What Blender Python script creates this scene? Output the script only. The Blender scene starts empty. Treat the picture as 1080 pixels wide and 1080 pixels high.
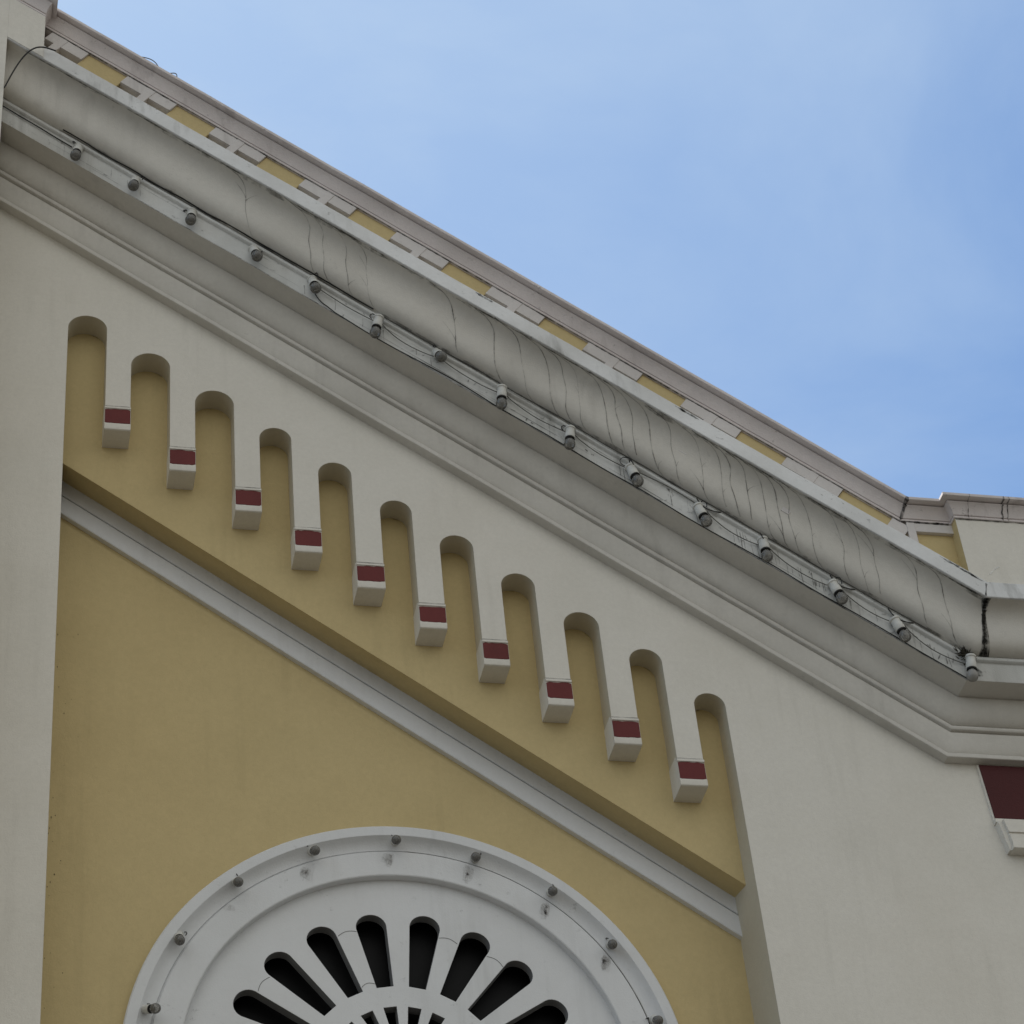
import bpy, math, random
from mathutils import Vector, Matrix, noise
from mathutils.geometry import tessellate_polygon

random.seed(7)
sin, cos, tan, pi, R = math.sin, math.cos, math.tan, math.pi, math.radians

# ------------------------------------------------------------------ camera
scene = bpy.context.scene
CAM = Vector((-2.8417, -13.0404, 1.6))
yaw, pit, rol = 0.27610735, 0.70455143, -0.11252195
fw = Vector((sin(yaw)*cos(pit), cos(yaw)*cos(pit), sin(pit)))
rt = Vector((cos(yaw), -sin(yaw), 0)); up = rt.cross(fw)
rt2 = rt*cos(rol) + up*sin(rol); up2 = -rt*sin(rol) + up*cos(rol)
cd = bpy.data.cameras.new('camera'); cam = bpy.data.objects.new('camera', cd)
scene.collection.objects.link(cam)
m = Matrix((rt2, up2, -fw)).transposed().to_4x4(); m.translation = CAM
cam.matrix_world = m
cd.sensor_width = 36.0; cd.lens = 36.0*2657.943/1080.0
cd.clip_start = 0.1; cd.clip_end = 3000
scene.camera = cam

# ------------------------------------------------------------------ light
SUN_EL, SUN_AZ = R(62), R(-62)          # azimuth from +Y (behind the facade) towards +X
sd = Vector((sin(SUN_AZ)*cos(SUN_EL), cos(SUN_AZ)*cos(SUN_EL), sin(SUN_EL)))
sl = bpy.data.lights.new('sun', 'SUN'); sl.energy = 5.0; sl.angle = R(0.53); sl.color = (1.0, 0.955, 0.88)
so = bpy.data.objects.new('sun', sl); scene.collection.objects.link(so)
so.rotation_euler = sd.to_track_quat('Z', 'Y').to_euler()

w = bpy.data.worlds.new('World'); scene.world = w; w.use_nodes = True
nt = w.node_tree; nt.nodes.clear()
def wn(t, **k):
    n = nt.nodes.new(t)
    for a, b in k.items(): setattr(n, a, b)
    return n
sky = wn('ShaderNodeTexSky', sky_type='NISHITA', sun_disc=False, sun_elevation=SUN_EL, sun_rotation=SUN_AZ,
         altitude=50, air_density=1.0, dust_density=1.6, ozone_density=1.6)
tc = wn('ShaderNodeTexCoord')
mp = wn('ShaderNodeMapping'); mp.inputs['Scale'].default_value = (1.0, 1.0, 1.7)
ns = wn('ShaderNodeTexNoise'); ns.inputs['Scale'].default_value = 4.5; ns.inputs['Detail'].default_value = 8; ns.inputs['Roughness'].default_value = 0.55
ns.inputs['Distortion'].default_value = 0.4
cr = wn('ShaderNodeValToRGB'); cr.color_ramp.elements[0].position = 0.42; cr.color_ramp.elements[1].position = 0.70
cr.color_ramp.elements[0].color = (0.0, 0.0, 0.0, 1); cr.color_ramp.elements[1].color = (0.30, 0.30, 0.30, 1)
mx = wn('ShaderNodeMix', data_type='RGBA'); mx.inputs[7].default_value = (2.55, 3.25, 4.15, 1)
# thin high cloud is brighter towards the sun
dt = wn('ShaderNodeVectorMath', operation='DOT_PRODUCT'); dt.inputs[1].default_value = sd
gr = wn('ShaderNodeMapRange'); gr.inputs[1].default_value = 0.48; gr.inputs[2].default_value = 0.92; gr.inputs[3].default_value = 0.0; gr.inputs[4].default_value = 0.85
sm = wn('ShaderNodeMath', operation='ADD', use_clamp=True)
tn = wn('ShaderNodeMix', data_type='RGBA', blend_type='MULTIPLY'); tn.inputs[0].default_value = 1.0; tn.inputs[7].default_value = (0.58, 0.79, 0.95, 1)
bg = wn('ShaderNodeBackground'); bg.inputs['Strength'].default_value = 0.15
wo = wn('ShaderNodeOutputWorld')
L = nt.links.new
L(tc.outputs['Generated'], mp.inputs[0]); L(mp.outputs[0], ns.inputs['Vector']); L(ns.outputs[0], cr.inputs[0])
L(tc.outputs['Generated'], dt.inputs[0]); L(dt.outputs['Value'], gr.inputs[0]); L(cr.outputs[0], sm.inputs[0]); L(gr.outputs[0], sm.inputs[1])
L(sm.outputs[0], mx.inputs[0]); L(sky.outputs[0], tn.inputs[6]); L(tn.outputs[2], mx.inputs[6]); # unseen white cloud added in front of the facade to set its light level
fy = wn('ShaderNodeMapRange', interpolation_type='SMOOTHSTEP'); fy.inputs[1].default_value = 0.15; fy.inputs[2].default_value = -0.45; fy.inputs[3].default_value = 0.0; fy.inputs[4].default_value = 0.85
fd = wn('ShaderNodeVectorMath', operation='DOT_PRODUCT'); fd.inputs[1].default_value = (-0.38, 0.92, 0.0)
L(tc.outputs['Generated'], fd.inputs[0]); L(fd.outputs['Value'], fy.inputs[0])
m3 = wn('ShaderNodeMix', data_type='RGBA'); m3.inputs[7].default_value = (4.15, 4.06, 3.68, 1)
L(fy.outputs[0], m3.inputs[0]); L(mx.outputs[2], m3.inputs[6]); L(m3.outputs[2], bg.inputs[0]); L(bg.outputs[0], wo.inputs[0])

vs = scene.view_settings
scene.display_settings.display_device = 'sRGB'
vs.view_transform = 'Standard'; vs.look = 'None'; vs.exposure = 0.47; vs.gamma = 1.0; vs.use_curve_mapping = False
scene.cycles.max_bounces = 10; scene.cycles.diffuse_bounces = 5; scene.cycles.transparent_max_bounces = 12

# ------------------------------------------------------------------ materials
def mat(name): 
    M = bpy.data.materials.new(name); M.use_nodes = True
    return M, M.node_tree, M.node_tree.nodes['Principled BSDF']

def paint(name, col, dirt_col=None, dirt=0.25, rough=0.85, bump=0.25, streak=0.0, speck=0.0, bevel=0.006, fine=0.15):
    M, t, b = mat(name); N = t.nodes.new; lk = t.links.new
    b.inputs['Roughness'].default_value = rough; b.inputs['Specular IOR Level'].default_value = 0.25
    dirt_col = dirt_col or tuple(c*0.6 for c in col)
    co = N('ShaderNodeTexCoord')
    def nz(scale, detail=4, rough_=0.55, sc=None):
        n = N('ShaderNodeTexNoise'); n.inputs['Scale'].default_value = scale; n.inputs['Detail'].default_value = detail
        n.inputs['Roughness'].default_value = rough_
        if sc:
            mpg = N('ShaderNodeMapping'); mpg.inputs['Scale'].default_value = sc
            lk(co.outputs['Object'], mpg.inputs[0]); lk(mpg.outputs[0], n.inputs['Vector'])
        else: lk(co.outputs['Object'], n.inputs['Vector'])
        return n
    def ramp(src, lo, hi, a=0.0, c=1.0):
        r = N('ShaderNodeMapRange'); r.inputs[1].default_value = lo; r.inputs[2].default_value = hi
        r.inputs[3].default_value = a; r.inputs[4].default_value = c
        lk(src, r.inputs[0]); return r.outputs[0]
    def mixc(fac, a, c):
        x = N('ShaderNodeMix'); x.data_type = 'RGBA'; lk(fac, x.inputs[0])
        for i, v in ((6, a), (7, c)):
            if isinstance(v, tuple): x.inputs[i].default_value = (*v, 1)
            else: lk(v, x.inputs[i])
        return x.outputs[2]
    big = nz(1.3, 6, 0.6)
    c = mixc(ramp(big.outputs[0], 0.42, 0.78, 0, dirt), col, dirt_col)
    tint = nz(0.5, 2)
    c = mixc(ramp(tint.outputs[0], 0.35, 0.65, 0, 0.22), c, (col[0]*0.94, col[1]*0.985, col[2]*1.02))
    f = nz(30, 4, 0.75)
    c = mixc(ramp(f.outputs[0], 0.3, 0.7, 0, fine*2), c, tuple(x*0.72 for x in col))
    if streak:
        s1 = nz(1.0, 5, 0.6, (9, 9, 0.7)); s2 = nz(0.9, 3)
        ml = N('ShaderNodeMath'); ml.operation = 'MULTIPLY'
        lk(ramp(s1.outputs[0], 0.52, 0.75), ml.inputs[0]); lk(ramp(s2.outputs[0], 0.4, 0.65, 0, streak), ml.inputs[1])
        c = mixc(ml.outputs[0], c, tuple(x*0.55 for x in dirt_col))
    if speck:
        s3 = nz(17, 6, 0.75); s4 = nz(2.1, 2)
        ml = N('ShaderNodeMath'); ml.operation = 'MULTIPLY'
        lk(ramp(s3.outputs[0], 0.60, 0.70), ml.inputs[0]); lk(ramp(s4.outputs[0], 0.45, 0.65, 0, speck), ml.inputs[1])
        c = mixc(ml.outputs[0], c, (0.06, 0.058, 0.05))
    lk(c, b.inputs['Base Color'])
    g1 = nz(90, 3, 0.65); g2 = nz(9, 3, 0.5)
    ad = N('ShaderNodeMath'); ad.operation = 'MULTIPLY_ADD'; ad.inputs[1].default_value = 1.6
    lk(g2.outputs[0], ad.inputs[0]); lk(g1.outputs[0], ad.inputs[2])
    bp = N('ShaderNodeBump'); bp.inputs['Strength'].default_value = bump; bp.inputs['Distance'].default_value = 0.006
    lk(ad.outputs[0], bp.inputs['Height'])
    if bevel:
        bv = N('ShaderNodeBevel'); bv.samples = 4; bv.inputs['Radius'].default_value = bevel
        lk(bv.outputs[0], bp.inputs['Normal'])
    lk(bp.outputs[0], b.inputs['Normal'])
    return M

WHITE = paint('white_wall_paint', (0.735, 0.70, 0.63), (0.57, 0.535, 0.455), dirt=0.42, streak=0.22, bump=0.34)
CORN = paint('cornice_paint', (0.66, 0.63, 0.575), (0.38, 0.355, 0.31), dirt=0.45, streak=0.25, speck=0.25, bump=0.25)
LIP = paint('cornice_lip_paint', (0.72, 0.72, 0.715), (0.40, 0.39, 0.36), dirt=0.7, streak=0.7, speck=0.9, bump=0.35)
FASC = paint('fascia_paint', (0.70, 0.70, 0.68), (0.36, 0.35, 0.31), dirt=0.8, streak=0.7, speck=0.9, bump=0.35)
COPE = paint('coping_paint', (0.72, 0.66, 0.64), (0.42, 0.365, 0.345), dirt=0.6, streak=0.5, speck=0.7, bump=0.4)
FRZ = paint('frieze_paint', (0.68, 0.645, 0.625), (0.46, 0.42, 0.39), dirt=0.6, streak=0.5, speck=0.4, bump=0.35)
YEL = paint('yellow_wall_paint', (0.59, 0.47, 0.245), (0.48, 0.38, 0.19), dirt=0.6, streak=0.22, bump=0.34)
RING = paint('window_white_paint', (0.71, 0.715, 0.72), (0.42, 0.41, 0.38), dirt=0.25, speck=0.35, streak=0.22, bump=0.25, fine=0.05)
RED = paint('maroon_paint', (0.155, 0.032, 0.031), (0.10, 0.024, 0.024), dirt=0.7, bump=0.3, rough=0.7, speck=0.35, fine=.16, streak=.4)
DARKRED = paint('dark_maroon_paint', (0.075, 0.017, 0.018), (0.05, 0.014, 0.014), dirt=0.7, bump=0.3, rough=0.7, fine=.16, streak=.4)
SLOT_GREY = paint('dark_slot_grey', (0.24, 0.24, 0.24), (0.16, 0.155, 0.15), dirt=0.5, bump=0.3, bevel=0)
SOCK = paint('porcelain', (0.62, 0.61, 0.57), (0.3, 0.28, 0.25), dirt=0.5, rough=0.4, bump=0.05, bevel=0, speck=0.5)

def plain(name, col, rough=0.7, scale=20):
    M, t, b = mat(name)
    n = t.nodes.new('ShaderNodeTexNoise'); n.inputs['Scale'].default_value = scale; n.inputs['Detail'].default_value = 5
    co = t.nodes.new('ShaderNodeTexCoord'); t.links.new(co.outputs['Object'], n.inputs['Vector'])
    r = t.nodes.new('ShaderNodeMix'); r.data_type = 'RGBA'
    r.inputs[6].default_value = (*[c*0.65 for c in col], 1); r.inputs[7].default_value = (*[c*1.3 for c in col], 1)
    t.links.new(n.outputs[0], r.inputs[0]); t.links.new(r.outputs[2], b.inputs['Base Color'])
    b.inputs['Roughness'].default_value = rough; b.inputs['Specular IOR Level'].default_value = 0.2
    return M
def stain(name, col, lo, hi, scale=14):
    """a dirt film with ragged coverage"""
    M, t, b = mat(name)
    b.inputs['Base Color'].default_value = (*col, 1); b.inputs['Roughness'].default_value = 0.9; b.inputs['Specular IOR Level'].default_value = 0.1
    co = t.nodes.new('ShaderNodeTexCoord')
    n = t.nodes.new('ShaderNodeTexNoise'); n.inputs['Scale'].default_value = scale; n.inputs['Detail'].default_value = 6; n.inputs['Roughness'].default_value = 0.7
    t.links.new(co.outputs['Object'], n.inputs['Vector'])
    r = t.nodes.new('ShaderNodeMapRange'); r.inputs[1].default_value = 0.35; r.inputs[2].default_value = 0.65
    r.inputs[3].default_value = lo; r.inputs[4].default_value = hi
    t.links.new(n.outputs[0], r.inputs[0]); t.links.new(r.outputs[0], b.inputs['Alpha'])
    return M
DRIP_SHADE = stain('drip_stain_shade', (0.085, 0.08, 0.072), 0.06, 0.70, 7)
MOULD_SHADE = stain('black_mould_shade', (0.022, 0.021, 0.019), 0.12, 1.0, 22)
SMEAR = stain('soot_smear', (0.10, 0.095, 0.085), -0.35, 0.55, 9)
RUST = stain('rust_smear', (0.17, 0.145, 0.115), 0.0, 0.12, 5)
WHITESMEAR = stain('bird_lime', (0.75, 0.75, 0.72), 0.0, 1.0, 30)
BLACK = plain('black_cable', (0.022, 0.021, 0.02), 0.5)
GREYC = plain('grey_cable', (0.10, 0.098, 0.09), 0.6)
DARK = plain('unlit_void_black', (0.003, 0.003, 0.0035), 0.5)
TWIG = plain('dry_stem', (0.035, 0.030, 0.022), 0.9)
METAL = plain('tarnished_metal', (0.06, 0.058, 0.055), 0.45)
PAVE = plain('pale_paving', (0.062, 0.058, 0.051), 0.9, 0.6)
def bulb_glass(name, tint, milk):
    M, t, b = mat(name); N = t.nodes.new
    out = t.nodes['Material Output']
    tr = N('ShaderNodeBsdfTransparent'); tr.inputs[0].default_value = (*tint, 1)
    gl = N('ShaderNodeBsdfGlossy'); gl.inputs['Roughness'].default_value = 0.06
    fr = N('ShaderNodeFresnel'); fr.inputs[0].default_value = 1.45
    df = N('ShaderNodeBsdfDiffuse'); df.inputs[0].default_value = (0.34, 0.33, 0.31, 1)
    m0 = N('ShaderNodeMixShader'); m0.inputs[0].default_value = milk
    m1 = N('ShaderNodeMixShader')
    t.links.new(tr.outputs[0], m0.inputs[1]); t.links.new(df.outputs[0], m0.inputs[2])
    t.links.new(fr.outputs[0], m1.inputs[0]); t.links.new(m0.outputs[0], m1.inputs[1]); t.links.new(gl.outputs[0], m1.inputs[2])
    t.links.new(m1.outputs[0], out.inputs[0]); return M
GLASS = bulb_glass('bulb_glass', (0.78, 0.77, 0.75), 0.42)
FROST = bulb_glass('frosted_bulb_glass', (0.8, 0.8, 0.78), 0.75)

# ------------------------------------------------------------------ mesh helpers
class MB:
    def __init__(s): s.v = []; s.f = []; s.mi = []; s.k = 0
    def add(s, vs_, fs):
        o = len(s.v); s.v += [tuple(p) for p in vs_]
        for f in fs: s.f.append(tuple(i+o for i in f)); s.mi.append(s.k)
    def box(s, x0, x1, y0, y1, z0, z1):
        s.add([(x, y, z) for x in (x0, x1) for y in (y0, y1) for z in (z0, z1)],
              [(0,1,3,2),(4,6,7,5),(0,4,5,1),(2,3,7,6),(0,2,6,4),(1,5,7,3)])
    def grid(s, rows, close=False):
        n = len(rows[0]); V = [p for r in rows for p in r]; F = []
        for i in range(len(rows)-1):
            for j in range(n if close else n-1):
                a = i*n+j; b = i*n+(j+1) % n
                F.append((a, b, b+n, a+n))
        s.add(V, F)
    def cap(s, ring): s.add(ring, [tuple(range(len(ring)))])
    def prism(s, poly, y0, y1):           # poly of (x,z)
        n = len(poly)
        s.add([(x, y0, z) for x, z in poly]+[(x, y1, z) for x, z in poly],
              [tuple(range(n)), tuple(range(2*n-1, n-1, -1))]+[(i, (i+1) % n, (i+1) % n+n, i+n) for i in range(n)])
    def tube(s, pts, r, n=6):
        pts = [Vector(p) for p in pts]; rows = []; a = Vector((0.3, 0.5, 0.81)).normalized()
        for i, p in enumerate(pts):
            d = (pts[min(i+1, len(pts)-1)]-pts[max(i-1, 0)]).normalized()
            u = d.cross(a).normalized(); v_ = d.cross(u)
            rr = r[i] if isinstance(r, (list, tuple)) else r
            rows.append([p+u*rr*cos(2*pi*k/n)+v_*rr*sin(2*pi*k/n) for k in range(n)])
        s.grid(rows, True); s.cap(rows[0][::-1]); s.cap(rows[-1])
    def lathe(s, prof, axis_m, n=20):     # prof of (r,h) ; axis_m 4x4
        rows = [[axis_m @ Vector((r*cos(2*pi*k/n), r*sin(2*pi*k/n), h)) for k in range(n)] for r, h in prof]
        s.grid(rows, True)
        s.cap(rows[0][::-1]); s.cap(rows[-1])
    def sheet(s, loops, y, flip=False):   # polygon with holes in the facade plane
        P = [[Vector((x, z, 0)) for x, z in lp] for lp in loops]
        tri = tessellate_polygon(P); V = [(p[0], y, p[1]) for lp in loops for p in lp]
        s.add(V, [t if not flip else t[::-1] for t in tri])
    def build(s, name, mats, parent=None, smooth=35, recalc=True):
        me = bpy.data.meshes.new(name); me.from_pydata(s.v, [], s.f)
        for q in (mats if isinstance(mats, (list, tuple)) else [mats]): me.materials.append(q)
        me.polygons.foreach_set('material_index', s.mi)
        if recalc:
            import bmesh
            b = bmesh.new(); b.from_mesh(me); bmesh.ops.remove_doubles(b, verts=b.verts, dist=1e-5)
            bmesh.ops.recalc_face_normals(b, faces=b.faces); b.to_mesh(me); b.free()
        if smooth:
            me.polygons.foreach_set('use_smooth', [True]*len(me.polygons)); me.set_sharp_from_angle(angle=R(smooth))
        o = bpy.data.objects.new(name, me); scene.collection.objects.link(o)
        if parent: o.parent = parent
        return o
def tag(o, label=None, cat=None, group=None, kind=None):
    for k, v in (('label', label), ('category', cat), ('group', group), ('kind', kind)):
        if v: o[k] = v
    return o
def empty(name, loc=(0,0,0)):
    e = bpy.data.objects.new(name, None); scene.collection.objects.link(e); e.location = loc; e.empty_display_size = 0.1
    return e

# ------------------------------------------------------------------ facade frame
SR = 0.7175; AL = math.atan(SR); TM = tan(AL/2)
KX, KZ = 3.677, 11.124
T = Vector((cos(AL), 0, -sin(AL))); Nn = Vector((sin(AL), 0, cos(AL))); OUT = Vector((0, -1, 0)); K = Vector((KX, 0, KZ))
XEND = 9.0
def jit(t):
    return (0.0035*noise.noise(Vector((t*0.9, 3.1, 0))) + 0.0015*noise.noise(Vector((t*4.1, 7.7, 0))),
            0.0035*noise.noise(Vector((t*0.8, 13.1, 5))) + 0.0015*noise.noise(Vector((t*3.7, 17.7, 2))))
def P(t, o, n):
    """point on the sloping run: t along it, o outward, n perpendicular"""
    a, b = jit(t)
    return K + T*t + Nn*(n+a) + OUT*(o+b)
def H(x, o, n):
    """point on the level run on the right"""
    a, b = jit(x-KX)
    return Vector((x, -(o+b), KZ+n+a))
def sweep(mb, prof, xstart, m_rake=70, m_hor=30, xend=XEND, closed=True):
    rows = []
    for i in range(m_rake+1):
        row = []
        for o, n in prof:
            ts = (xstart-KX-Nn.x*n)/T.x; te = -n*TM
            row.append(P(ts+(te-ts)*i/m_rake, o, n))
        rows.append(row)
    for i in range(1, m_hor+1):
        row = []
        for o, n in prof:
            xs = KX+n*TM
            row.append(H(xs+(xend-xs)*i/m_hor, o, n))
        rows.append(row)
    mb.grid(rows, closed)
    if closed: mb.cap(rows[0][::-1]); mb.cap(rows[-1])
def rk_z(x, n):   # height of the sloping line n at facade x
    t = (x-KX-Nn.x*n)/T.x
    return KZ + T.z*t + Nn.z*n

# ------------------------------------------------------------------ ground
g = MB(); g.add([(-1500, -1500, 0), (1500, -1500, 0), (1500, 1500, 0), (-1500, 1500, 0)], [(0, 1, 2, 3)])
tag(g.build('ground', PAVE, smooth=0), kind='structure')

# ------------------------------------------------------------------ building
bld = tag(empty('building', (0, 0, 0)), 'white and yellow plastered building with a sloping moulded gable cornice and a round window', 'building')

NX = [-2.1442, -1.6913, -1.2387, -0.8118, -0.3998, 0.0169, 0.4273, 0.8365, 1.2524, 1.6737, 2.079]
NW = [0.2766, 0.2764, 0.2751, 0.2259, 0.2356, 0.2242, 0.2369, 0.2374, 0.2482, 0.2299, 0.219]
NZ = [14.7272, 14.3983, 14.0783, 13.7597, 13.4692, 13.1525, 12.8683, 12.5584, 12.2479, 11.9588, 11.6092]
NH = [13.631, 13.2903, 12.9611, 12.6293, 12.3469, 12.0299, 11.7455, 11.4404, 11.1505, 10.842, 10.5361]
D1, D2 = 0.188, 0.45
XL, XR = NX[0]-NW[0]/2, NX[-1]+NW[-1]/2
ZB = 4.5
out = [(XL, ZB)]
for i in range(11):
    r = NW[i]/2; zc = NZ[i]-r*0.94
    for k in range(17):
        a = pi-pi*k/16; out.append((NX[i]+r*cos(a), zc+r*0.94*sin(a)))
    if i < 10:
        out.append((NX[i]+r, NH[i])); out.append((NX[i+1]-NW[i+1]/2, NH[i]))
out.append((XR, ZB))
# front wall
XC = -3.85
outer = [(-12, 0.0), (XEND, 0.0), (XEND, KZ+1.2), (KX+1.2*TM, KZ+1.2), (XC, rk_z(XC, 1.2)), (2*XC-KX-1.2*TM, KZ+1.2), (-12, KZ+1.2)]
CREAM_SHADE = paint('cream_reveal_shade', (0.58, 0.53, 0.42), (0.45, 0.40, 0.30), dirt=0.5, bump=0.3)  # cream reveals with shade and yellow bounce put into the colour
wl = MB()
wl.sheet([outer, out[::-1]], 0.0)
n = len(out)
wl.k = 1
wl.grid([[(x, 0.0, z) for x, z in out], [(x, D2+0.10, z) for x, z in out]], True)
no = len(outer); wl.k = 0
wl.grid([[(x, 0.0, z) for x, z in outer], [(x, 10.0, z) for x, z in outer]], True)
wl.sheet([outer], 10.0, True)
wl.build('wall', [WHITE, CREAM_SHADE], bld, smooth=30)

# yellow upper panel behind the niches, its underside is the sloping ledge
SL = 0.7265
lz = lambda x: 11.800 - SL*x
up_ = MB(); xa, xb = XL-0.05, XR+0.05
lb = .0755
V_ = [(xa, D1, lz(xa)), (xb, D1, lz(xb)), (xb, D1, 12.0), (xa, D1, 15.0), (xa, D2+.06, lz(xa)+lb), (xb, D2+.06, lz(xb)+lb), (xb, D2+.06, 12.0), (xa, D2+.06, 15.0)]
up_.add(V_, [(0,1,2,3),(7,6,5,4),(0,4,5,1),(1,5,6,2),(2,6,7,3),(3,7,4,0)])
up_.k = 1
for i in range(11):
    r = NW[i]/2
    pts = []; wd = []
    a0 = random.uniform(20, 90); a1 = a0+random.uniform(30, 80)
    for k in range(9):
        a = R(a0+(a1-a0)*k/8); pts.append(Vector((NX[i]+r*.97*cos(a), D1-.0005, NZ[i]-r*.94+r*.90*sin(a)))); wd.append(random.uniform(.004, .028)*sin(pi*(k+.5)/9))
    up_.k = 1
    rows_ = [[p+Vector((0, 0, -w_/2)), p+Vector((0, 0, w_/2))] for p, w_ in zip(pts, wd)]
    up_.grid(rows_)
up_.k = 0
tag(up_.build('wall_panel', [YEL, SMEAR], bld, smooth=30), 'yellow upper panel behind the round topped niches')
WC = (-0.045, 8.945)
lp = MB()
hole = [(WC[0]+1.74*cos(2*pi*k/72), WC[1]+1.74*sin(2*pi*k/72)) for k in range(72)]
lp.sheet([[(xa, ZB-0.05), (xb, ZB-0.05), (xb, lz(xb)+0.2), (xa, lz(xa)+0.2)], hole[::-1]], D2)
lp.grid([[(x, D2, z) for x, z in hole], [(x, D2+0.3, z) for x, z in hole]], True)
lp.k = 1
for k in range(34):
    x = XL+.01+abs(random.gauss(.0, .07)); z = random.uniform(9.0, 12.2) if k < 26 else random.uniform(10.2, 10.9)
    a_ = random.uniform(.6, 1.8); h_ = random.uniform(.004, .010)
    lp.add([(x-h_*.5, D2-.0015, z), (x, D2-.0015, z-h_*a_), (x+h_*.5, D2-.0015, z), (x, D2-.0015, z+h_*.7)], [(0, 1, 2, 3)])
lp.k = 0
lp.box(xa, xb, D2+0.005, D2+0.5, ZB-0.3, ZB-0.05)
tag(lp.build('wall_panel', [YEL, MOULD_SHADE], bld, smooth=30), 'deeper yellow lower panel round the window')

# white string course under the ledge
sc_ = MB(); aS = math.atan(0.7245); rows = []
prof = [(0.425, 0.095), (0.425, 0.055), (0.424, 0.0), (0.420, -0.044), (0.424, -0.050), (0.446, -0.052), (0.446, -0.064), (0.414, -0.066), (0.411, -0.122), (0.405, -0.19), (0.410, -0.198), (0.47, -0.198), (0.47, 0.085)]
for i in range(31):
    x = XL-0.02+(XR-XL+0.04)*i/30; row = []
    for y, q in prof:
        j = 0.003*noise.noise(Vector((x*1.3, 4.4, 0)))
        row.append((x, y, 11.789-0.7245*x + (q+j)/cos(aS)))
    rows.append(row)
sc_.grid(rows, True); sc_.cap(rows[0][::-1]); sc_.cap(rows[-1])
sc_.build('string_course', RING, bld)

# corbels at the feet of the ten strips between niches
for i in range(10):
    x0, x1, h = NX[i]+NW[i]/2, NX[i+1]-NW[i+1]/2, NH[i]
    c = MB()
    dj = random.uniform(-.004, .004)
    cpf = [(D1+.03, -.004), (.008, -.004), (.0, -.0015), (-.005, .003), (-.007, .010), (-.007, .052+dj), (-.002, .055+dj), (-.002, .190+dj), (-.010, .193+dj), (-.010, .208+dj), (-.003, .211+dj), (-.003, .217+dj), (.03, .217+dj), (.03, .24), (D1+.03, .24)]
    cr_ = [[(x, y, h+q) for y, q in cpf] for x in (x0-.003, x1+.003)]
    c.grid(cr_, True); c.cap(cr_[0][::-1]); c.cap(cr_[1])
    c.k = 1; c.add([(x0, -.0105, h+.209+dj), (x1, -.0105, h+.209+dj), (x1, -.002, h+.2155+dj), (x0, -.002, h+.2155+dj)], [(0, 1, 2, 3)])  # dark strips painted in for the groove's shade above the fillet
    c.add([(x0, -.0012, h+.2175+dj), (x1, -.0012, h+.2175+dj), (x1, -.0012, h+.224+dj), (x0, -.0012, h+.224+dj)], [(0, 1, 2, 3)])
    co = c.build('corbel', [WHITE, DRIP_SHADE], bld, smooth=30)
    b = MB(); z0, z1 = h+.056+dj, h+.188+dj
    # slightly uneven hand painted edge
    nn = 8; lo = [(x0+(x1-x0)*k/nn, -.005, z0+random.uniform(-.004, .004)+(.007 if k in (0, nn) else 0)) for k in range(nn+1)]
    hi = [(p[0], -.005, z1+random.uniform(-.004, .004)-(.006 if p in (lo[0], lo[-1]) else 0)) for p in lo]
    fr_ = [lo, hi]; bk = [[(p[0], .02, p[2]) for p in r_] for r_ in fr_]
    b.grid([bk[0], fr_[0], fr_[1], bk[1]]); b.cap([fr_[0][0], fr_[1][0], bk[1][0], bk[0][0]]); b.cap([fr_[0][-1], fr_[1][-1], bk[1][-1], bk[0][-1]])
    b.build('painted_band', RED, co, smooth=0)

# ------------------------------------------------------------------ main cornice
def bez(p0, p1, p2, p3, k):
    r = []
    for i in range(k+1):
        u = i/k; v_ = 1-u
        r.append(tuple(p0[j]*v_**3+3*p1[j]*u*v_*v_+3*p2[j]*u*u*v_+p3[j]*u**3 for j in (0, 1)))
    return r
COVE = bez((0.340, 0.664), (0.560, 0.676), (0.350, 0.996), (0.572, 1.006), 18)
lower = [(-.06, 0), (.074, 0), (.079, .004), (.079, .030), (.076, .034), (.028, .038)]
lower += [(.028+.049*sin(R(a_)), .202-.162*cos(R(a_))) for a_ in range(10, 91, 10)]
lower += [(.077, .206), (.054, .210), (.054, .219), (.078, .221), (.089, .226), (.094, .234), (.095, .243), (.092, .252), (.084, .259), (.050, .262)]
lower += [(.050+.103*sin(R(a_)), .446-.182*cos(R(a_))) for a_ in range(9, 91, 9)]
lower += [(.153, .449), (.146, .451), (.146, .461)]
crn = MB()
crn.k = 0; sweep(crn, lower+[(.333, .464)], -3.1, closed=False)
crn.k = 1; sweep(crn, [(.333, .464), (.333, .466), (.335, .470), (.335, .612), (.337, .618), (.352, .622), (.360, .630), (.361, .646), (.352, .660), (.340, .664)], -3.1, closed=False)
crn.k = 0; sweep(crn, COVE+[(.570, 1.016), (.570, 1.005)], -3.1, closed=False)
crn.k = 2; sweep(crn, [(.570, 1.005), (.582, 1.003), (.587, 1.008), (.556, 1.162), (.548, 1.170), (.30, 1.182), (-.06, 1.19)], -3.1, closed=False)
# cap at the right end
full = lower+[(.333, .464)]+[(.335, .612), (.361, .63), (.340, .664)]+COVE+[(.570, 1.005), (.585, 1.008), (.585, 1.138), (-.06, 1.175)]
crn.cap([H(XEND, o, q) for o, q in full])

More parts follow.
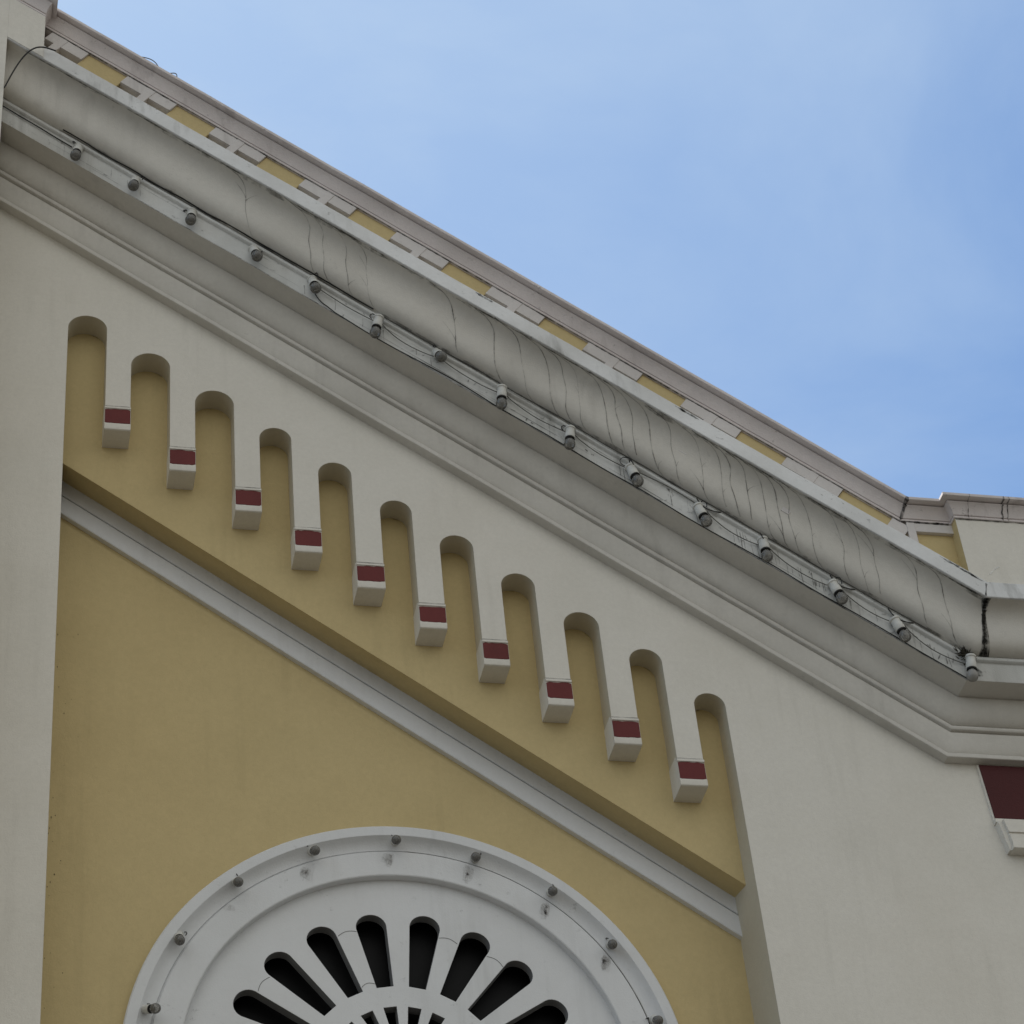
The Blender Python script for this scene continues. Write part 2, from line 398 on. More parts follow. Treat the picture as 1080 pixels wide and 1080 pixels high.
# drip stains: lines of steepest descent over the cove
def cove_frame(u):
    k = min(int(u*18), 17); a = COVE[k]; b = COVE[k+1]; f = u*18-k
    o = a[0]+(b[0]-a[0])*f; q = a[1]+(b[1]-a[1])*f
    d = Vector((b[0]-a[0], b[1]-a[1])); l = d.length
    return o, q, d/l, l*18
NS = 40; shift = [0.0]*(NS+1)
for i in range(NS-1, -1, -1):      # from the lip down
    o, q, d, l = cove_frame((i+.5)/NS)
    shift[i] = shift[i+1] + SR/max(d.y, 0.13)*l/NS
mid = shift[NS//2]
def ribbon(mb, pts, nrm, wid):
    rows = []
    for i, p in enumerate(pts):
        d = (pts[min(i+1, len(pts)-1)]-pts[max(i-1, 0)]).normalized()
        s_ = d.cross(nrm[i]).normalized()
        rows.append([p-s_*wid[i]/2+nrm[i]*.0035, p+s_*wid[i]/2+nrm[i]*.0035])
    mb.grid(rows)
def cove_nrm(d): return (Nn*(-d.x)+OUT*d.y).normalized()
streaks = [(-6.404, .3), (-5.839, .7), (-5.711, .5), (-5.509, .35), (-5.33, .45), (-4.573, .8), (-4.225, .9), (-3.993, .75), (-3.763, 1.0), (-3.625, .55),
           (-3.508, .35), (-3.287, .9), (-3.176, 1.0), (-3.055, .6), (-2.904, .9), (-2.719, .5), (-2.49, .25), (-2.311, .4), (-2.232, .9), (-2.105, .8),
           (-1.972, .5), (-1.856, .9), (-1.757, .5), (-1.599, .55), (-1.347, .6), (-1.21, .25), (-1.075, .65), (-0.728, .9), (-0.506, .8)]
crn.k = 3
for t0, w_ in streaks:
    pts = []; nr = []; wd = []
    wob = random.uniform(0, 50)
    i0 = 0 if random.random() < .7 else random.randint(1, 6)
    for i in range(i0, NS+1):
        o, q, d, l = cove_frame(min(i/NS, .9999))
        t = t0 + shift[i]-mid + 0.030*noise.noise(Vector((i*.07, wob, 0)))
        if t > -q*TM-.01: continue
        pts.append(P(t, o, q)); nr.append(cove_nrm(d))
        wd.append((.004+.0045*w_)*(0.65+0.8*abs(noise.noise(Vector((i*.45, wob+9, 1)))))*(0.5 if i < 4 else 1))
    if len(pts) > 3: ribbon(crn, pts, nr, wd)
    for _ in range(random.choice((0, 0, 1, 1, 2)) if len(pts) > 30 else 0):      # short side cracks
        i0 = random.randint(4, len(pts)-12); sg = random.choice((-1, 1)); n_ = random.randint(4, 9)
        ribbon(crn, [pts[i0+k]+T*sg*.006*k*(1+.15*k) for k in range(n_)], nr[i0:i0+n_], [.0045*(1-k/n_)+.001 for k in range(n_)])
# soot above the bead; grime and a drawn-in shadow line below the lip
for u0, wmin, wmax, k_, dens in ((0.985, .004, .016, 4, .85), (0.03, .003, .022, 3, .7), (0.05, .02, .05, 5, .8), (0.97, .02, .06, 5, .7)):
    crn.k = k_
    t = -8.6
    while t < -.3:
        ln = random.uniform(.15, .7)
        if random.random() < dens:
            o, q, d, l = cove_frame(u0); mm = max(3, int(ln/.06)); pts = []; wd = []
            wob = random.uniform(0, 90)
            for i in range(mm+1):
                tt = t+ln*i/mm
                if tt > -q*TM: break
                pts.append(P(tt, o, q)); e = sin(pi*i/mm)**.5 if 0 < i < mm else 0
                wd.append((wmin+(wmax-wmin)*abs(noise.noise(Vector((tt*3.3, wob, 0))))*1.6)*e+.0005)
            if len(pts) > 2: ribbon(crn, pts, [cove_nrm(d)]*len(pts), wd)
        t += ln*random.uniform(.7, 1.1)
# black mould down the mitre joint
crn.k = 4
for off, sc in ((0.0, 1.0), (0.018, .6), (-.014, .55), (.035, .25)):
    pts = []; nr = []; wd = []
    for i in range(0, NS+1):
        o, q, d, l = cove_frame(min(i/NS, .9999))
        pts.append(Vector((KX+q*TM+.085*(1-i/NS)+off*(1-i/NS)*1.2, -o, KZ+q))); nr.append(Vector((0, -d.y, -d.x)).normalized())
        u = i/NS
        wd.append(sc*(.02+.022*abs(noise.noise(Vector((i*.5, 2+off*99, 0))))+.045*max(0, u-.75)/.25 + .02*max(0, .15-u)/.15))
    ribbon(crn, pts, nr, wd)
pts = [Vector((KX+.24+.02*sin(q*40), -.3355, KZ+q)) for q in (.50, .53, .57, .61)]
ribbon(crn, pts, [OUT]*4, [.03, .045, .03, .05])
pts = [Vector((KX+q*TM-.01, -(.588-.218*(q-1.008)), KZ+q)) for q in (1.01, 1.05, 1.10, 1.145)]
ribbon(crn, pts, [OUT]*4, [.014, .008, .006, .018])
# mould and soot on the fascia round the joint and down the fascia
crn.k = 3
for k in range(60):
    t = random.uniform(-8.2, -.3) if k < 22 else random.uniform(-2.6, -.3)
    a, b = random.uniform(.55, .612), random.uniform(.47, .53)
    pts = [P(t+(a-q)*SR*random.uniform(.9, 1.1), .3355, q) for q in (a, (a+b)/2, b)]
    ribbon(crn, pts, [OUT]*3, [random.uniform(.002, .007) for _ in pts])
for q0, n_ in ((.497, 9), (.515, 6), (.59, 5)):
    for k in range(n_):
        t = random.uniform(-8.3, -1.2); ln = random.uniform(.2, .8)
        pts = [P(min(t+ln*i/8, -.3), .3355, q0+.004*noise.noise(Vector((t+i*.2, q0*99, 0)))) for i in range(9)]
        ribbon(crn, pts, [OUT]*9, [random.uniform(.002, .0055)*sin(pi*(i+.5)/9) for i in range(9)])
for k in range(70):
    t = random.choice((random.uniform(-8.2, -.3), random.uniform(-2.9, -.3))); q = random.uniform(.48, .63); a_ = random.uniform(0, 6.28); ln = random.uniform(.01, .05)
    pts = [P(min(t+ln*i/3*cos(a_), -.25), .3358, min(.61, max(.475, q+ln*i/3*sin(a_)))) for i in range(4)]
    ribbon(crn, pts, [OUT]*4, [random.uniform(.003, .012) for i in range(4)])
# dark line under the fascia, thin and broken
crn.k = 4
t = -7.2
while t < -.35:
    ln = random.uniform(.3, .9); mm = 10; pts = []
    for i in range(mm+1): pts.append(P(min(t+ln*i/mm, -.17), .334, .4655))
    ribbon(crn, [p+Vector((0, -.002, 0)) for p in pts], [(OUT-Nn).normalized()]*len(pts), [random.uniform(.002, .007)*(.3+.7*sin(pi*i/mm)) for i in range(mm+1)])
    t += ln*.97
crn.k = 4
for a_, b_ in ((-.75, -.45), (-.60, -.40), (-2.9, -2.7), (-4.6, -4.45)):
    pts = [P(a_+(b_-a_)*i/8, .5600, 1.142+.006*noise.noise(Vector((i*.9, a_, 0)))) for i in range(9)]
    ribbon(crn, pts, [OUT]*9, [random.uniform(.004, .026)*(1 if 0 < i < 8 else .2) for i in range(9)])
cor_o = crn.build('cornice', [CORN, FASC, LIP, DRIP_SHADE, MOULD_SHADE, SMEAR], bld, recalc=False)
# normals: orient sweeps consistently
import bmesh
bm_ = bmesh.new(); bm_.from_mesh(cor_o.data); bmesh.ops.remove_doubles(bm_, verts=[v for v in bm_.verts if all(f.material_index < 3 for f in v.link_faces)], dist=1e-5)
bmesh.ops.recalc_face_normals(bm_, faces=bm_.faces); bm_.to_mesh(cor_o.data); bm_.free()
cor_o.data.set_sharp_from_angle(angle=R(32))

# ------------------------------------------------------------------ pier and pedestals
pr = MB(); pr.prism([(-4.85, 0), (-2.85, 0), (-2.85, rk_z(-2.85, 1.42)), (-4.85, rk_z(-4.85, 1.42))], -.591, .05)
pier = pr.build('pier', WHITE, bld, smooth=30)
A2 = AL+0.0103; T2 = Vector((cos(A2), 0, -sin(A2))); N2 = Vector((sin(A2), 0, cos(A2))); TM2 = tan(A2/2); KP = Vector((3.558, 0, KZ+1.757))
def P2(t, o, q):
    a, b = jit(t+40); return KP+T2*t+N2*(q+a)+OUT*(o+b)
def t2x(x, q): return (x-KP.x-N2.x*q)/T2.x
COPP = [(-.40, .0), (-.03, .0), (.0, .002), (.004, .006), (.004, .018), (-.010, .022), (-.010, .028), (.002, .032), (.006, .045), (.014, .068), (.026, .090), (.040, .108), (.048, .114), (.048, .120),
        (.026, .122), (.026, .131), (.082, .133), (.090, .138), (.090, .160), (.070, .168), (-.40, .19)]
# parapet: yellow backing wall, white bracketed frieze, coping
pa = MB(); rows = []
for o, q in ((.36, -.55), (.36, .03), (-.05, .03), (-.05, -.55)):
    rows.append([P2(t2x(-3.1, q)+( -q*TM2-t2x(-3.1, q))*i/20, o, q) for i in range(21)] + [Vector((x, -o, KP.z+q)) for x in (4.0, 5.0)])
rows.append(rows[0]); pa.grid(rows)
par = pa.build('parapet', YEL, bld)
tag(par, 'yellow parapet wall set back above the cornice')
cp = MB(); rows = []
for i in range(61):
    rows.append([P2(t2x(-3.1, q)+(-q*TM2-t2x(-3.1, q))*i/60, .46+o, q) for o, q in COPP])
for x in (3.75, 4.02): rows.append([Vector((x, -(.46+o), KP.z+q)) for o, q in COPP])
cp.k = 0; cp.grid(rows, True)
cp.k = 1   # mould in the coping's mitre, a dark line along its lower edge
pts = []; wd = []; nr = []
for o, q in COPP[3:19]:
    pts.append(Vector((KP.x+q*TM2, -(.46+o), KP.z+q))); wd.append(random.uniform(.018, .04)); nr.append(Vector((0, -.8, -.6)))
ribbon(cp, pts, nr, wd)
t = -8.5
while t < -.1:
    ln = random.uniform(.4, 1.2); pts = [P2(min(t+ln*i/8, 0), .458, -.001) for i in range(9)]
    ribbon(cp, pts, [(OUT-N2).normalized()]*9, [random.uniform(.004, .012) for i in range(9)]); t += ln
pts = [Vector((x, -.458, KP.z)) for x in (3.56, 3.65, 3.74, 3.83, 3.92)]
ribbon(cp, pts, [Vector((0, -.7, -.7))]*5, [.015, .022, .016, .024, .02])
cp.build('coping', [COPE, MOULD_SHADE], par)
tp = [-8.522, -7.691, -6.863, -6.040, -5.215, -4.375, -3.535, -2.705, -1.865, -1.003]
def obox(mb, t0, t1, q0, q1, o0, o1):
    c = [KP+T2*t+N2*q+OUT*o for t in (t0, t1) for o in (o0, o1) for q in (q0, q1)]
    mb.add(c, [(0,1,3,2),(4,6,7,5),(0,4,5,1),(2,3,7,6),(0,2,6,4),(1,5,7,3)])
for i, t in enumerate(tp):
    x = KX+T.x*t+Nn.x*1.36; q = t2x(x, -.07)
    b = MB(); w2 = .033; wl_ = .232
    if i < 9: obox(b, q-w2, q+w2, -.5, -.001, .36, .4585)
    if i < 9: obox(b, q+w2, q+wl_, -.100, -.001, .36, .456)
    if i == 0: obox(b, q-.12, q-w2, -.100, -.001, .36, .456)
    if i > 0: obox(b, q-wl_, q-(w2 if i < 9 else .09), -.100, -.001, .36, .456)
    if i == 9:
        b.box(3.60, 3.660, -.4585, -.36, KP.z-.5, KP.z-.001); b.box(3.660, 3.95, -.456, -.36, KP.z-.08, KP.z-.001)
    b.build('frieze_bracket', FRZ, par, smooth=30)
    if i < 9:
        xn = KX+T.x*tp[i+1]+Nn.x*1.36; qn = t2x(xn, -.07)
        fp = MB(); obox(fp, q+wl_+.002, qn-wl_-.002, -.5, -.0015, .34, .440); fp.build('frieze_panel', YEL, par, smooth=30)
    else:
        fp = MB(); fp.box(3.55, 3.946, -.425, -.34, KP.z-.5, KP.z-.0015); fp.build('frieze_panel', YEL, par, smooth=30)
# right pedestal with its own coping, stepping forward
pd = MB(); pd.k = 0; pd.box(3.945, XEND, -.53, .05, KZ+1.12, KP.z+.02)
pd.k = 2
pts = [Vector((x, -.5305, KZ+1.15+.012*noise.noise(Vector((x*9, 0, 0))))) for x in [3.95+.06*i for i in range(60)]]
ribbon(pd, pts, [OUT]*60, [random.uniform(.004, .02) for _ in range(60)])
pts = [Vector((3.945+.035*i, -.5305, KP.z-.004)) for i in range(60)]
ribbon(pd, pts, [OUT]*60, [random.uniform(.003, .014) for _ in range(60)])
pd.k = 3
for a_, b_ in (((4.15, 1.31), (4.09, 1.25)), ((4.18, 1.33), (4.15, 1.31)), ((4.06, 1.20), (4.02, 1.17))):
    pts = [Vector((a_[0]+(b_[0]-a_[0])*i/6, -.5305, KZ+a_[1]+(b_[1]-a_[1])*i/6)) for i in range(7)]
    ribbon(pd, pts, [OUT]*7, [random.uniform(.004, .016) for _ in range(7)])
ped = pd.build('pedestal', [WHITE, YEL, MOULD_SHADE, WHITESMEAR], bld, smooth=30, recalc=False)
for p_ in ped.data.polygons:
    if p_.material_index == 0 and p_.normal.x < -.5 and abs(p_.center.x-3.945) < .01: p_.material_index = 1
    if p_.material_index == 0 and abs(p_.center.x-3.945) < .001: p_.material_index = 1
tag(ped, 'white right pedestal with a yellow side')
pc = MB(); rows = []
PX, PO = 3.945, .53
cap_p = [(o+.006, q) for o, q in COPP]
rows.append([Vector((PX-o, .1, KP.z+q)) for o, q in cap_p])
rows.append([Vector((PX-o, -(PO+o), KP.z+q)) for o, q in cap_p])
for x in [4.2+.3*i for i in range(17)]: 
    rows.append([Vector((x, -(PO+o)+.002*noise.noise(Vector((x*3, 0, 0))), KP.z+q+.002*noise.noise(Vector((x*2, 5, 0))))) for o, q in cap_p])
pc.k = 0; pc.grid(rows, True); pc.k = 1
for xx, ww in ((4.31, .012), (4.35, .008), (4.05, .006)):
    ribbon(pc, [Vector((xx+random.uniform(-.004, .004), -(PO+o), KP.z+q)) for o, q in cap_p[3:19]], [Vector((0, -.8, -.6))]*16, [ww*random.uniform(.3, 1.3) for _ in range(16)])
pc.build('coping', [COPE, MOULD_SHADE], ped)
# left pedestal over the pier
pl = MB(); pxr = -2.5727
pl.prism([(-2.85, rk_z(-2.85, 1.012)), (pxr, rk_z(pxr, 1.012)), (pxr, rk_z(pxr, 1.42)), (-2.85, rk_z(-2.85, 1.42))], -.591, .05)
pedl = pl.build('pedestal', WHITE, bld, smooth=30)
tag(pedl, 'white left pedestal standing over the pier')
lc = MB(); rows = []
for x, base in ((-4.85, None), (pxr, .591), (pxr, -.05)):
    row = []
    for o, q in COPP:
        qq = 1.405+q
        t = (x-KX-Nn.x*qq)/T.x
        if base is None: row.append(K+T*t+Nn*qq+OUT*(.591+o))
        else: row.append(K+T*(t+o*1.15)+Nn*qq+OUT*(base+o if base > 0 else -.05))
    rows.append(row)
lc.grid(rows, True); lc.build('coping', COPE, pedl)

# red topped bracket at the right under the cornice
br = MB()
def taper(mb, x0a, x0b, xr, y, z0, z1):
    mb.add([(x0a, .01, z0), (xr, .01, z0), (xr, .01, z1), (x0b, .01, z1), (x0a, -y, z0), (xr, -y, z0), (xr, -y, z1), (x0b, -y, z1)],
           [(0,1,2,3),(4,5,6,7),(0,1,5,4),(1,2,6,5),(2,3,7,6),(3,0,4,7)])
taper(br, 3.928, 3.905, 4.85, .018, 10.655, 11.11)
taper(br, 3.931, 3.928, 4.85, .045, 10.63, 10.66)
taper(br, 3.985, 3.965, 4.82, .085, 10.53, 10.63)
taper(br, 3.985, 3.985, 4.82, .075, 10.51, 10.53)
taper(br, 3.995, 3.985, 4.82, .085, 10.43, 10.51)
taper(br, 3.985, 3.985, 4.82, .095, 10.40, 10.43)
taper(br, 3.972, 3.936, 4.815, .058, 10.402, 10.632)
bk_ = br.build('bracket', WHITE, bld, smooth=30)
rb = MB(); taper(rb, 3.941, 3.918, 4.83, .026, 10.672, 11.106)
rb.build('painted_band', DARKRED, bk_, smooth=0)

# ------------------------------------------------------------------ round window
rg = MB()
rp = [(1.757, .48), (1.757, .412), (1.748, .401), (1.682, .400), (1.678, .405), (1.664, .428), (1.640, .446), (1.610, .455), (1.598, .456), (1.596, .463), (1.586, .463), (1.584, .444), (1.41, .440), (1.403, .445), (1.403, .52), (1.47, .54), (1.70, .50)]
rows = []
for k in range(144):
    a = 2*pi*k/144; j = .004*noise.noise(Vector((cos(a)*2, sin(a)*2, 0)))
    rows.append([(WC[0]+(r+j)*sin(a), y, WC[1]+(r+j)*cos(a)) for r, y in rp])
rows.append(rows[0]); rg.k = 0; rg.grid(rows, True)
# rust and soot run down from each lamp
rg.k = 1
RB = [(1.608, -77.0), (1.646, -58.8), (1.640, -39.5), (1.630, -19.9), (1.631, -0.7), (1.615, 18.0), (1.625, 37.4), (1.620, 55.8), (1.611, 76.8)]
def ring_y(r):
    f = sorted((q for q in rp[3:13]), key=lambda q: q[0])
    for (r0, y0), (r1, y1) in zip(f, f[1:]):
        if r0 <= r <= r1: return y0+(y1-y0)*(r-r0)/max(r1-r0, 1e-6)-.001
    return f[-1][1]-.001 if r > f[-1][0] else f[0][1]-.001
for r, a in RB:
    a = R(a); x, z = WC[0]+r*sin(a), WC[1]+r*cos(a)
    for k in range(5):
        xx = x+random.gauss(-.012, .014); pts = [Vector((xx-.02*i/4, -0+.436, z-.0-random.uniform(.015, .026)*i)) for i in range(9)]
        pts = [Vector((p.x, -.0006*k+ring_y(math.hypot(p.x-WC[0], p.z-WC[1])), p.z)) for p in pts if 1.41 < math.hypot(p.x-WC[0], p.z-WC[1]) < 1.575]
        if len(pts) > 2: ribbon(rg, pts, [OUT]*len(pts), [w_*(.6+.25*k) for w_ in (.03, .04, .045, .042, .038, .032, .026, .018, .008)][:len(pts)])
win = rg.build('round_window', [RING, RUST], bld)
tag(win, 'round window with a white moulded ring')
DC = (-0.065, 8.935); dy = .50
loops = [[(DC[0]+1.45*sin(2*pi*k/96), DC[1]+1.45*cos(2*pi*k/96)) for k in range(96)]]
def slot(a, r0, r1, rt_, h0, h1, rnd=True):
    pts = []
    e = Vector((sin(a), cos(a))); s_ = Vector((cos(a), -sin(a)))
    pts.append(e*r0-s_*h0); pts.append(e*r1-s_*h1)
    if rnd:
        for k in range(1, 14):
            b = pi*k/14; pts.append(e*(r1+(rt_-r1)*sin(b))-s_*h1*cos(b))
    pts.append(e*r1+s_*h1); pts.append(e*r0+s_*h0)
    return [(DC[0]+p.x, DC[1]+p.y) for p in pts]
for k in range(20):
    a = R(0.4+9+18*k)
    ja = random.uniform(-.004, .004)
    loops.append(slot(a+ja, .638, 1.075+ja, 1.165+ja, .054, .098))
    loops.append(slot(a, .30, .497, .5, .024, .0425, False))
dk = MB(); dk.sheet(loops, dy)
dk.k = 1  # slot sides in a darker grey than the disc face
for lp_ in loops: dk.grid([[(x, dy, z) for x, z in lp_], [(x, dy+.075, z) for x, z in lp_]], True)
dk.sheet(loops, dy+.075, True)
dk.build('tracery', [RING, SLOT_GREY], win, smooth=30)
pn = MB(); pn.prism([(DC[0]+1.46*sin(2*pi*k/64), DC[1]+1.46*cos(2*pi*k/64)) for k in range(64)], .66, .70)  # black sheet standing in for the unlit space behind the slots
pn.build('void_sheet', DARK, win, smooth=30)

# ------------------------------------------------------------------ lamps
def proto_bulb(glass):
    r = empty('light_bulb')
    I = Matrix.Identity(4)
    s1 = MB(); s1.lathe([(.022, -.020), (.036, -.018), (.037, -.006), (.031, .000), (.030, .026), (.0335, .032), (.0345, .070), (.031, .078)], I)
    s1.build('socket', SOCK, r)
    s2 = MB(); s2.lathe([(.024, .077), (.0325, .078), (.0330, .088), (.022, .090)], I); s2.build('collar', BLACK, r)
    s5 = MB(); s5.tube([(.018, 0, -.008), (.030, .004, -.028), (.046, .010, -.034), (.058, .012, -.018), (.060, .008, .006), (.050, 0, .024)], .0038, 6)
    s5.build('lead_wire', BLACK, r)
    pts = [(.020, .088), (.023, .094), (.031, .104), (.0365, .117), (.0385, .131), (.0365, .147), (.029, .160), (.016, .168), (.004, .1705)]
    s3 = MB(); s3.lathe(pts, I, 24); gl = s3.build('glass', glass, r, smooth=60)
    s4 = MB(); s4.lathe([(.013, .086), (.0125, .105), (.006, .112), (.0035, .128)], I, 10)
    s4.tube([(.012, 0, .122), (.006, .006, .130), (-.006, .006, .130), (-.012, 0, .122)], .0012, 5)
    s4.build('filament', METAL, gl)
    return r
def kids(o): return [c for c in scene.collection.objects if c.parent == o]
def copy_tree(o, parent=None):
    c = o.copy(); scene.collection.objects.link(c)
    if parent: c.parent = parent
    for ch in kids(o): copy_tree(ch, c)
    return c
def ray(u, v):
    f = 2657.943; return (rt2*((u-540)/f) - up2*((v-540)/f) + fw)
def at_y(u, v, y):
    a = ray(u, v); return CAM + a*((y-CAM.y)/a.y)
clear = proto_bulb(GLASS); frost = None
used = False
ordinal = ['first', 'second', 'third', 'fourth', 'fifth', 'sixth', 'seventh', 'eighth', 'ninth', 'tenth', 'eleventh', 'twelfth', 'thirteenth', 'fourteenth', 'fifteenth']
CB = [(-7.715, 20, -8), (-7.2, 28, -8), (-6.682, 22, -6), (-6.107, 27, 6), (-5.603, 24, 4), (-5.025, 0, -12), (-4.522, 36, 3), (-3.961, 0, -6), (-3.381, 4, -8),
      (-2.843, 10, 12), (-2.283, 8, 14), (-1.786, 4, 2), (-1.201, 8, 14), (-0.702, 3, 18), (-0.16, -3, -6)]
CN = [.509, .528, .525, .527, .551, .50, .561, .51, .50, .505, .50, .515, .51, .50, .518]
CDESC = ['grey bulb on the white fascia nearest of its row to the upper left pier',
 'very dark bulb in the second socket from the pier along the sloping cornice',
 'dim grey bulb in the third socket down the cornice from the left pier',
 'bulb facing straight outward in the fourth socket down the sloping cornice',
 'short dark bulb in the fifth socket down the sloping cornice, before the first long socket',
 'long white socket with a grey bulb hanging straight down, sixth from the pier',
 'round end-on bulb with a dark centre between two long hanging sockets, seventh from the pier',
 'bulb hanging down below a long whitish socket, eighth and middle of the cornice row',
 'dark collared bulb hanging down, ninth from the pier, left of the looped wire',
 'tilted bulb with a round loop of wire beside its socket, tenth from the pier',
 'large clear bulb tilted to the right, eleventh in the row from the pier',
 'dark streaked bulb hanging against mouldy fascia, twelfth from the pier',
 'large grey bulb tilted right, third from the corner joint of the cornice',
 'clear tilted bulb with a shiny glint, second from the corner joint of the cornice',
 'pale frosted bulb hanging right beside the black mould at the cornice corner']
def orient(root, base, ax):
    root.location = base; root.rotation_euler = ax.to_track_quat('Z', 'Y').to_euler()
for i, (t, b, gx) in enumerate(CB):
    ax = Vector((sin(R(gx)), -sin(R(b))*cos(R(gx)), -cos(R(b))*cos(R(gx))))
    if i == 14:
        o = proto_bulb(FROST)
    elif not used: o = clear; used = True
    else: o = copy_tree(clear)
    colr = P(t, .385, CN[i]+.01)
    base = colr-ax*.085
    base.y = min(max(base.y, -.395), -.345)
    orient(o, base, ax); o.rotation_euler.rotate_axis('Z', random.uniform(0, 3)); o.scale = (1.08, 1.08, 1.08)
    tag(o, CDESC[i], 'light bulb', 'bulbs along the sloping cornice')
WDESC = ['bulb pointing right on the window ring, lowest of the ring on the left side',
 'bulb with a brown soot smear below it on the upper left of the window ring',
 'bulb third up the left side of the window ring with a rust spot beside it',
 'bulb on the window ring just left of the one at the top',
 'bulb at the very top of the round window ring',
 'bulb on the window ring just right of the one at the top',
 'bulb on the upper right of the ring, second to the right of the top one',
 'bulb on the right of the window ring, next above the lowest right one',
 'lowest bulb on the right side of the window ring, at the photo edge']
wax = [(.55, -.8, -.35), (0, -.62, -.66), (.05, -.80, -.5), (.05, -.85, -.5), (-.1, -.85, -.46), (-.15, -.84, -.46), (-.12, -.84, -.46), (-.15, -.84, -.48), (-.05, -.8, -.5)]
for i, (r, a) in enumerate(RB):
    o = copy_tree(clear)
    a = R(a); ax = Vector(wax[i]).normalized()
    base = Vector((WC[0]+r*sin(a), .428 if r < 1.64 else .42, WC[1]+r*cos(a)))
    hit = base - ax*0.0
    tgt = at_y(*[(162,1062),(190,988),(251,929),(332,896),(418,885),(502,903),(583,939),(646,995),(694,1075)][i], .43-.09)
    base = tgt - ax*.09; base.y = .43
    orient(o, base, ax); o.rotation_euler.rotate_axis('Z', random.uniform(0, 3))
    o.scale = (.84, .84, .84)
    tag(o, WDESC[i], 'light bulb', 'bulbs round the window ring')

# ------------------------------------------------------------------ cables
def cable(name, pts, r, m_, label, cat='cable'):
    b = MB(); b.tube(pts, r, 6); return tag(b.build(name, m_), label, cat)
def wav(t, a, f, s_): return a*noise.noise(Vector((t*f, s_, 0)))
pts = [P(t, .372+wav(t, .006, 2, 1), .664+wav(t, .022, 2.6, 8)) for t in [-7.95+.04*i for i in range(71)]]
cable('cable', pts, .0055, BLACK, 'black cable running along the bead from the first cornice bulbs to the sixth')
pts = [P(t, .343+wav(t, .004, 2, 31), (.468 if t < -5.9 else .467)+wav(t, .022, 1.5, 38)) for t in [-6.2+.05*i for i in range(122)]]
pts = [P(-5.70+.03*i, .345, .635-.155*sin(pi/2*i/9)) for i in range(10)]+[p for p in pts if (p-K).dot(T) > -5.36]
cable('cable', pts, .0042, BLACK, 'thin black cable clipped under the lower edge of the cornice fascia')
pts = [P(t, .372+wav(t, .004, 2, 61), .652+wav(t, .012, 2.7, 68)) for t in [-5.1+.04*i for i in range(115)]]
cable('cable', pts, .004, GREYC, 'grey cable along the bead above the lower right cornice bulbs')
p0 = Vector((-2.845, -.60, at_y(3, 92, -.6).z)); p1 = P(-8.40, .59, 1.14)
pts = []
for i in range(25):
    u = i/24; q = p0.lerp(p1, u); q.z += .20*sin(pi*u)*(1-.35*u); q.y -= .05*sin(pi*u); pts.append(q)
cable('cable', pts, .006, BLACK, 'loose cable arching from the left pier to the cornice lip')
pts = [P(t, .347+wav(t, .004, 4, 3), .598-(t+8.7)*.02) for t in [-8.70+.05*i for i in range(19)]]
cable('cable', pts, .005, BLACK, 'short black cable on the fascia between the pier and the first bulb')
pts = [H(KX+.30+.09*i, .37+.01*sin(i), .735-.11*(i/11)**.6) for i in range(12)]
cable('wire', pts, .0035, GREYC, 'faint thin wire sagging right from the black cornice joint', 'wire')
c0 = P(-2.96, .365, .60); pts = []
for i in range(29):
    a = 2*pi*i/24+.6; pts.append(c0+Vector((.045*cos(a), -.01-.004*i/28, .042*sin(a))))
cable('wire_loop', pts, .0028, BLACK, 'round loop of spare wire hanging beside the tenth bulb socket', 'wire')
for t0, lb in ((-2.40, 'drooping wire at the socket of the eleventh cornice bulb'), (-1.32, 'drooping wire at the socket of the thirteenth cornice bulb'), (-.86, 'drooping wire at the socket of the bulb second from the corner')):
    pts = [P(t0+.20*i/12, .362+.012*sin(pi*i/12), .648-.05*sin(pi*i/12)) for i in range(13)]
    cable('wire', pts, .004, BLACK, lb, 'wire')
pts = []
for (t0, _, _), (t1, _, _) in zip(CB[4:], CB[5:]):
    dip = random.uniform(-.02, .09)
    for i in range(12):
        u = i/12; pts.append(P(t0+(t1-t0)*u, .347+.012*sin(pi*u), .600-dip*sin(pi*u)**.8+.006*noise.noise(Vector((t0+u*3, 2, 0)))))
cable('cable', pts, .0035, GREYC, 'thin grey wire looping from socket to socket along the cornice fascia')
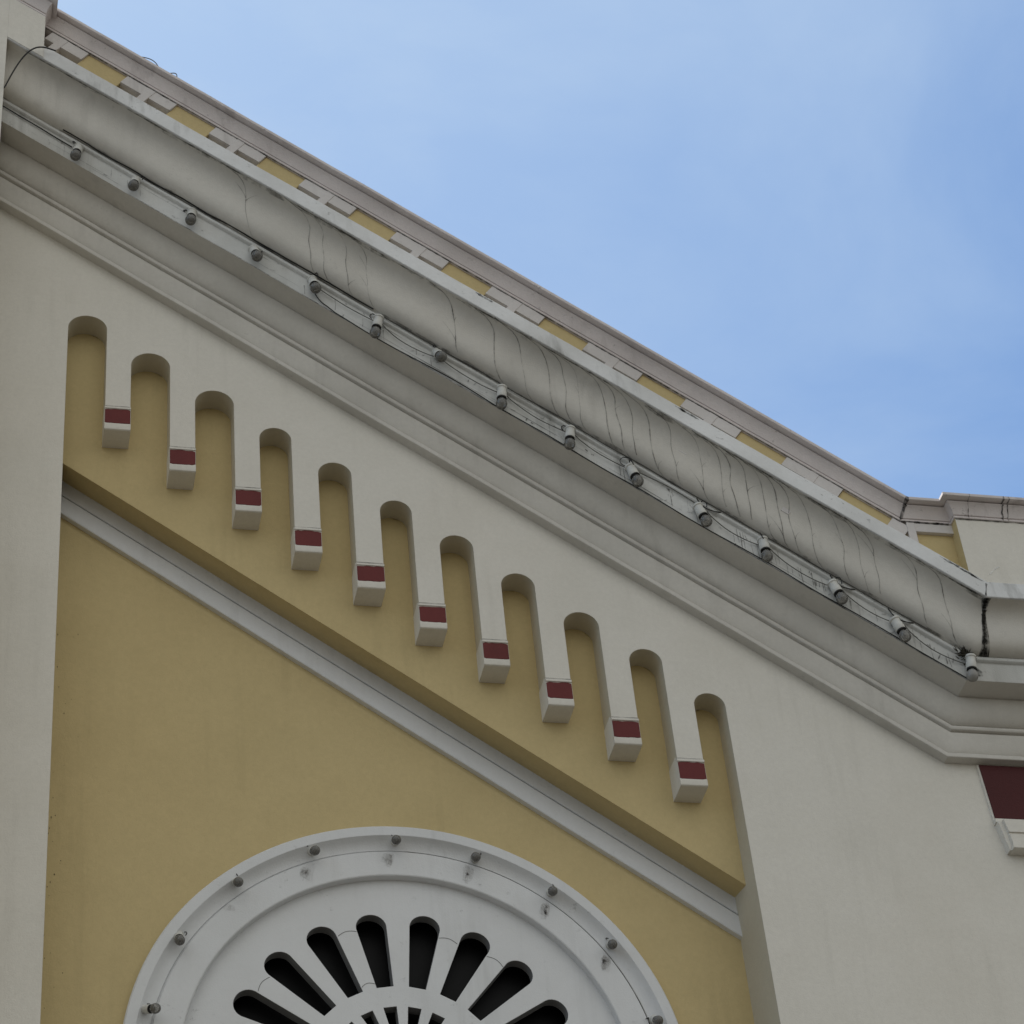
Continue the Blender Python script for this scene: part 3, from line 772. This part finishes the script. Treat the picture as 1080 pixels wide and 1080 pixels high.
# wire in the ring groove
pts = []
for i in range(90):
    a = R(2+74*i/89); r = 1.589+.003*noise.noise(Vector((i*.3, 0, 0))); pts.append((WC[0]+r*sin(a), .458, WC[1]+r*cos(a)))
cable('cable', pts, .005, GREYC, 'thin grey cable lying in the groove on the right of the window ring')
pts = []
for i in range(120):
    a = R(-47+100*i/119); r = 1.055+.012*noise.noise(Vector((i*.35, 3, 0)))
    pts.append((DC[0]+r*sin(a), dy-.003 if True else 0, DC[1]+r*cos(a)))
for k0, (a0, a1, r0, lb) in enumerate(((-57.0, -50.3, 1.06, 'lowest left wire end between two window slots'), (-21.0, -14.2, 1.055, 'short thin wire between the two slots left of the window top'),
                       (15, 21.8, 1.03, 'short thin wire right of the topmost window slots'), (33, 39.8, 1.04, 'short thin wire between the second and third right window slots'), (-21.4, -13.8, .67, 'short thin wire at the foot of the slots left of the window top'))):
    pts = []
    for i in range(13):
        u = i/12; a = R(a0+(a1-a0)*u); r = r0+.016*sin(pi*u)
        pts.append((DC[0]+r*sin(a), dy-.001, DC[1]+r*cos(a)))
    cable('wire', pts, .0016, GREYC, lb, 'wire')
# wires on the top of the coping at upper left
for t0, ln, hh, lb in ((-6.85, .22, .05, 'bent wire sticking up from the coping at upper left'), (-6.56, .09, .05, 'small wire hoop standing on the coping at upper left')):
    pts = [P2(t0+ln*i/14, .52, .165+hh*sin(pi*i/14)) for i in range(15)]
    cable('wire', pts, .004, GREYC, lb, 'wire')

# ------------------------------------------------------------------ dry growth at the corner joint
wd_ = MB()
c0 = P(-.235, .37, .625)
for k in range(70):
    a = random.uniform(0, 2*pi); l = random.uniform(.02, .055); p = c0+Vector((random.gauss(0, .036), random.uniform(-.02, .02), random.gauss(.01, .022)))
    d = Vector((cos(a), -.4, sin(a)*.8)); wd_.tube([p, p+d*l*.5+Vector((0, 0, -.004)), p+d*l], [.004, .0035, .001], 4)
tag(wd_.build('weed', TWIG), 'black dried moss tuft round the corner bulb socket', 'weed')
wd2 = MB()
wd2.tube([Vector((KX+cove_frame(u/10)[1]*TM+.085*(1-u/10), -cove_frame(u/10)[0], KZ+cove_frame(u/10)[1])) for u in range(1, 9)], .004, 5)
for k in range(9):
    u = random.uniform(.1, .8); o, q, d, l = cove_frame(u)
    p = Vector((KX+q*TM+random.uniform(-.01, .01), -o, KZ+q)); a = random.uniform(-.6, .9)
    if random.random() < .5: a += pi
    e = Vector((cos(a), -.5, sin(a))); l = random.uniform(.012, .035); p.x += .085*(1-u); wd2.tube([p, p+e*l*.6, p+e*l+Vector((0, 0, .008))], [.0035, .003, .001], 4)
tag(wd2.build('weed', TWIG), 'thin dead twigs growing out of the black cornice joint', 'weed')
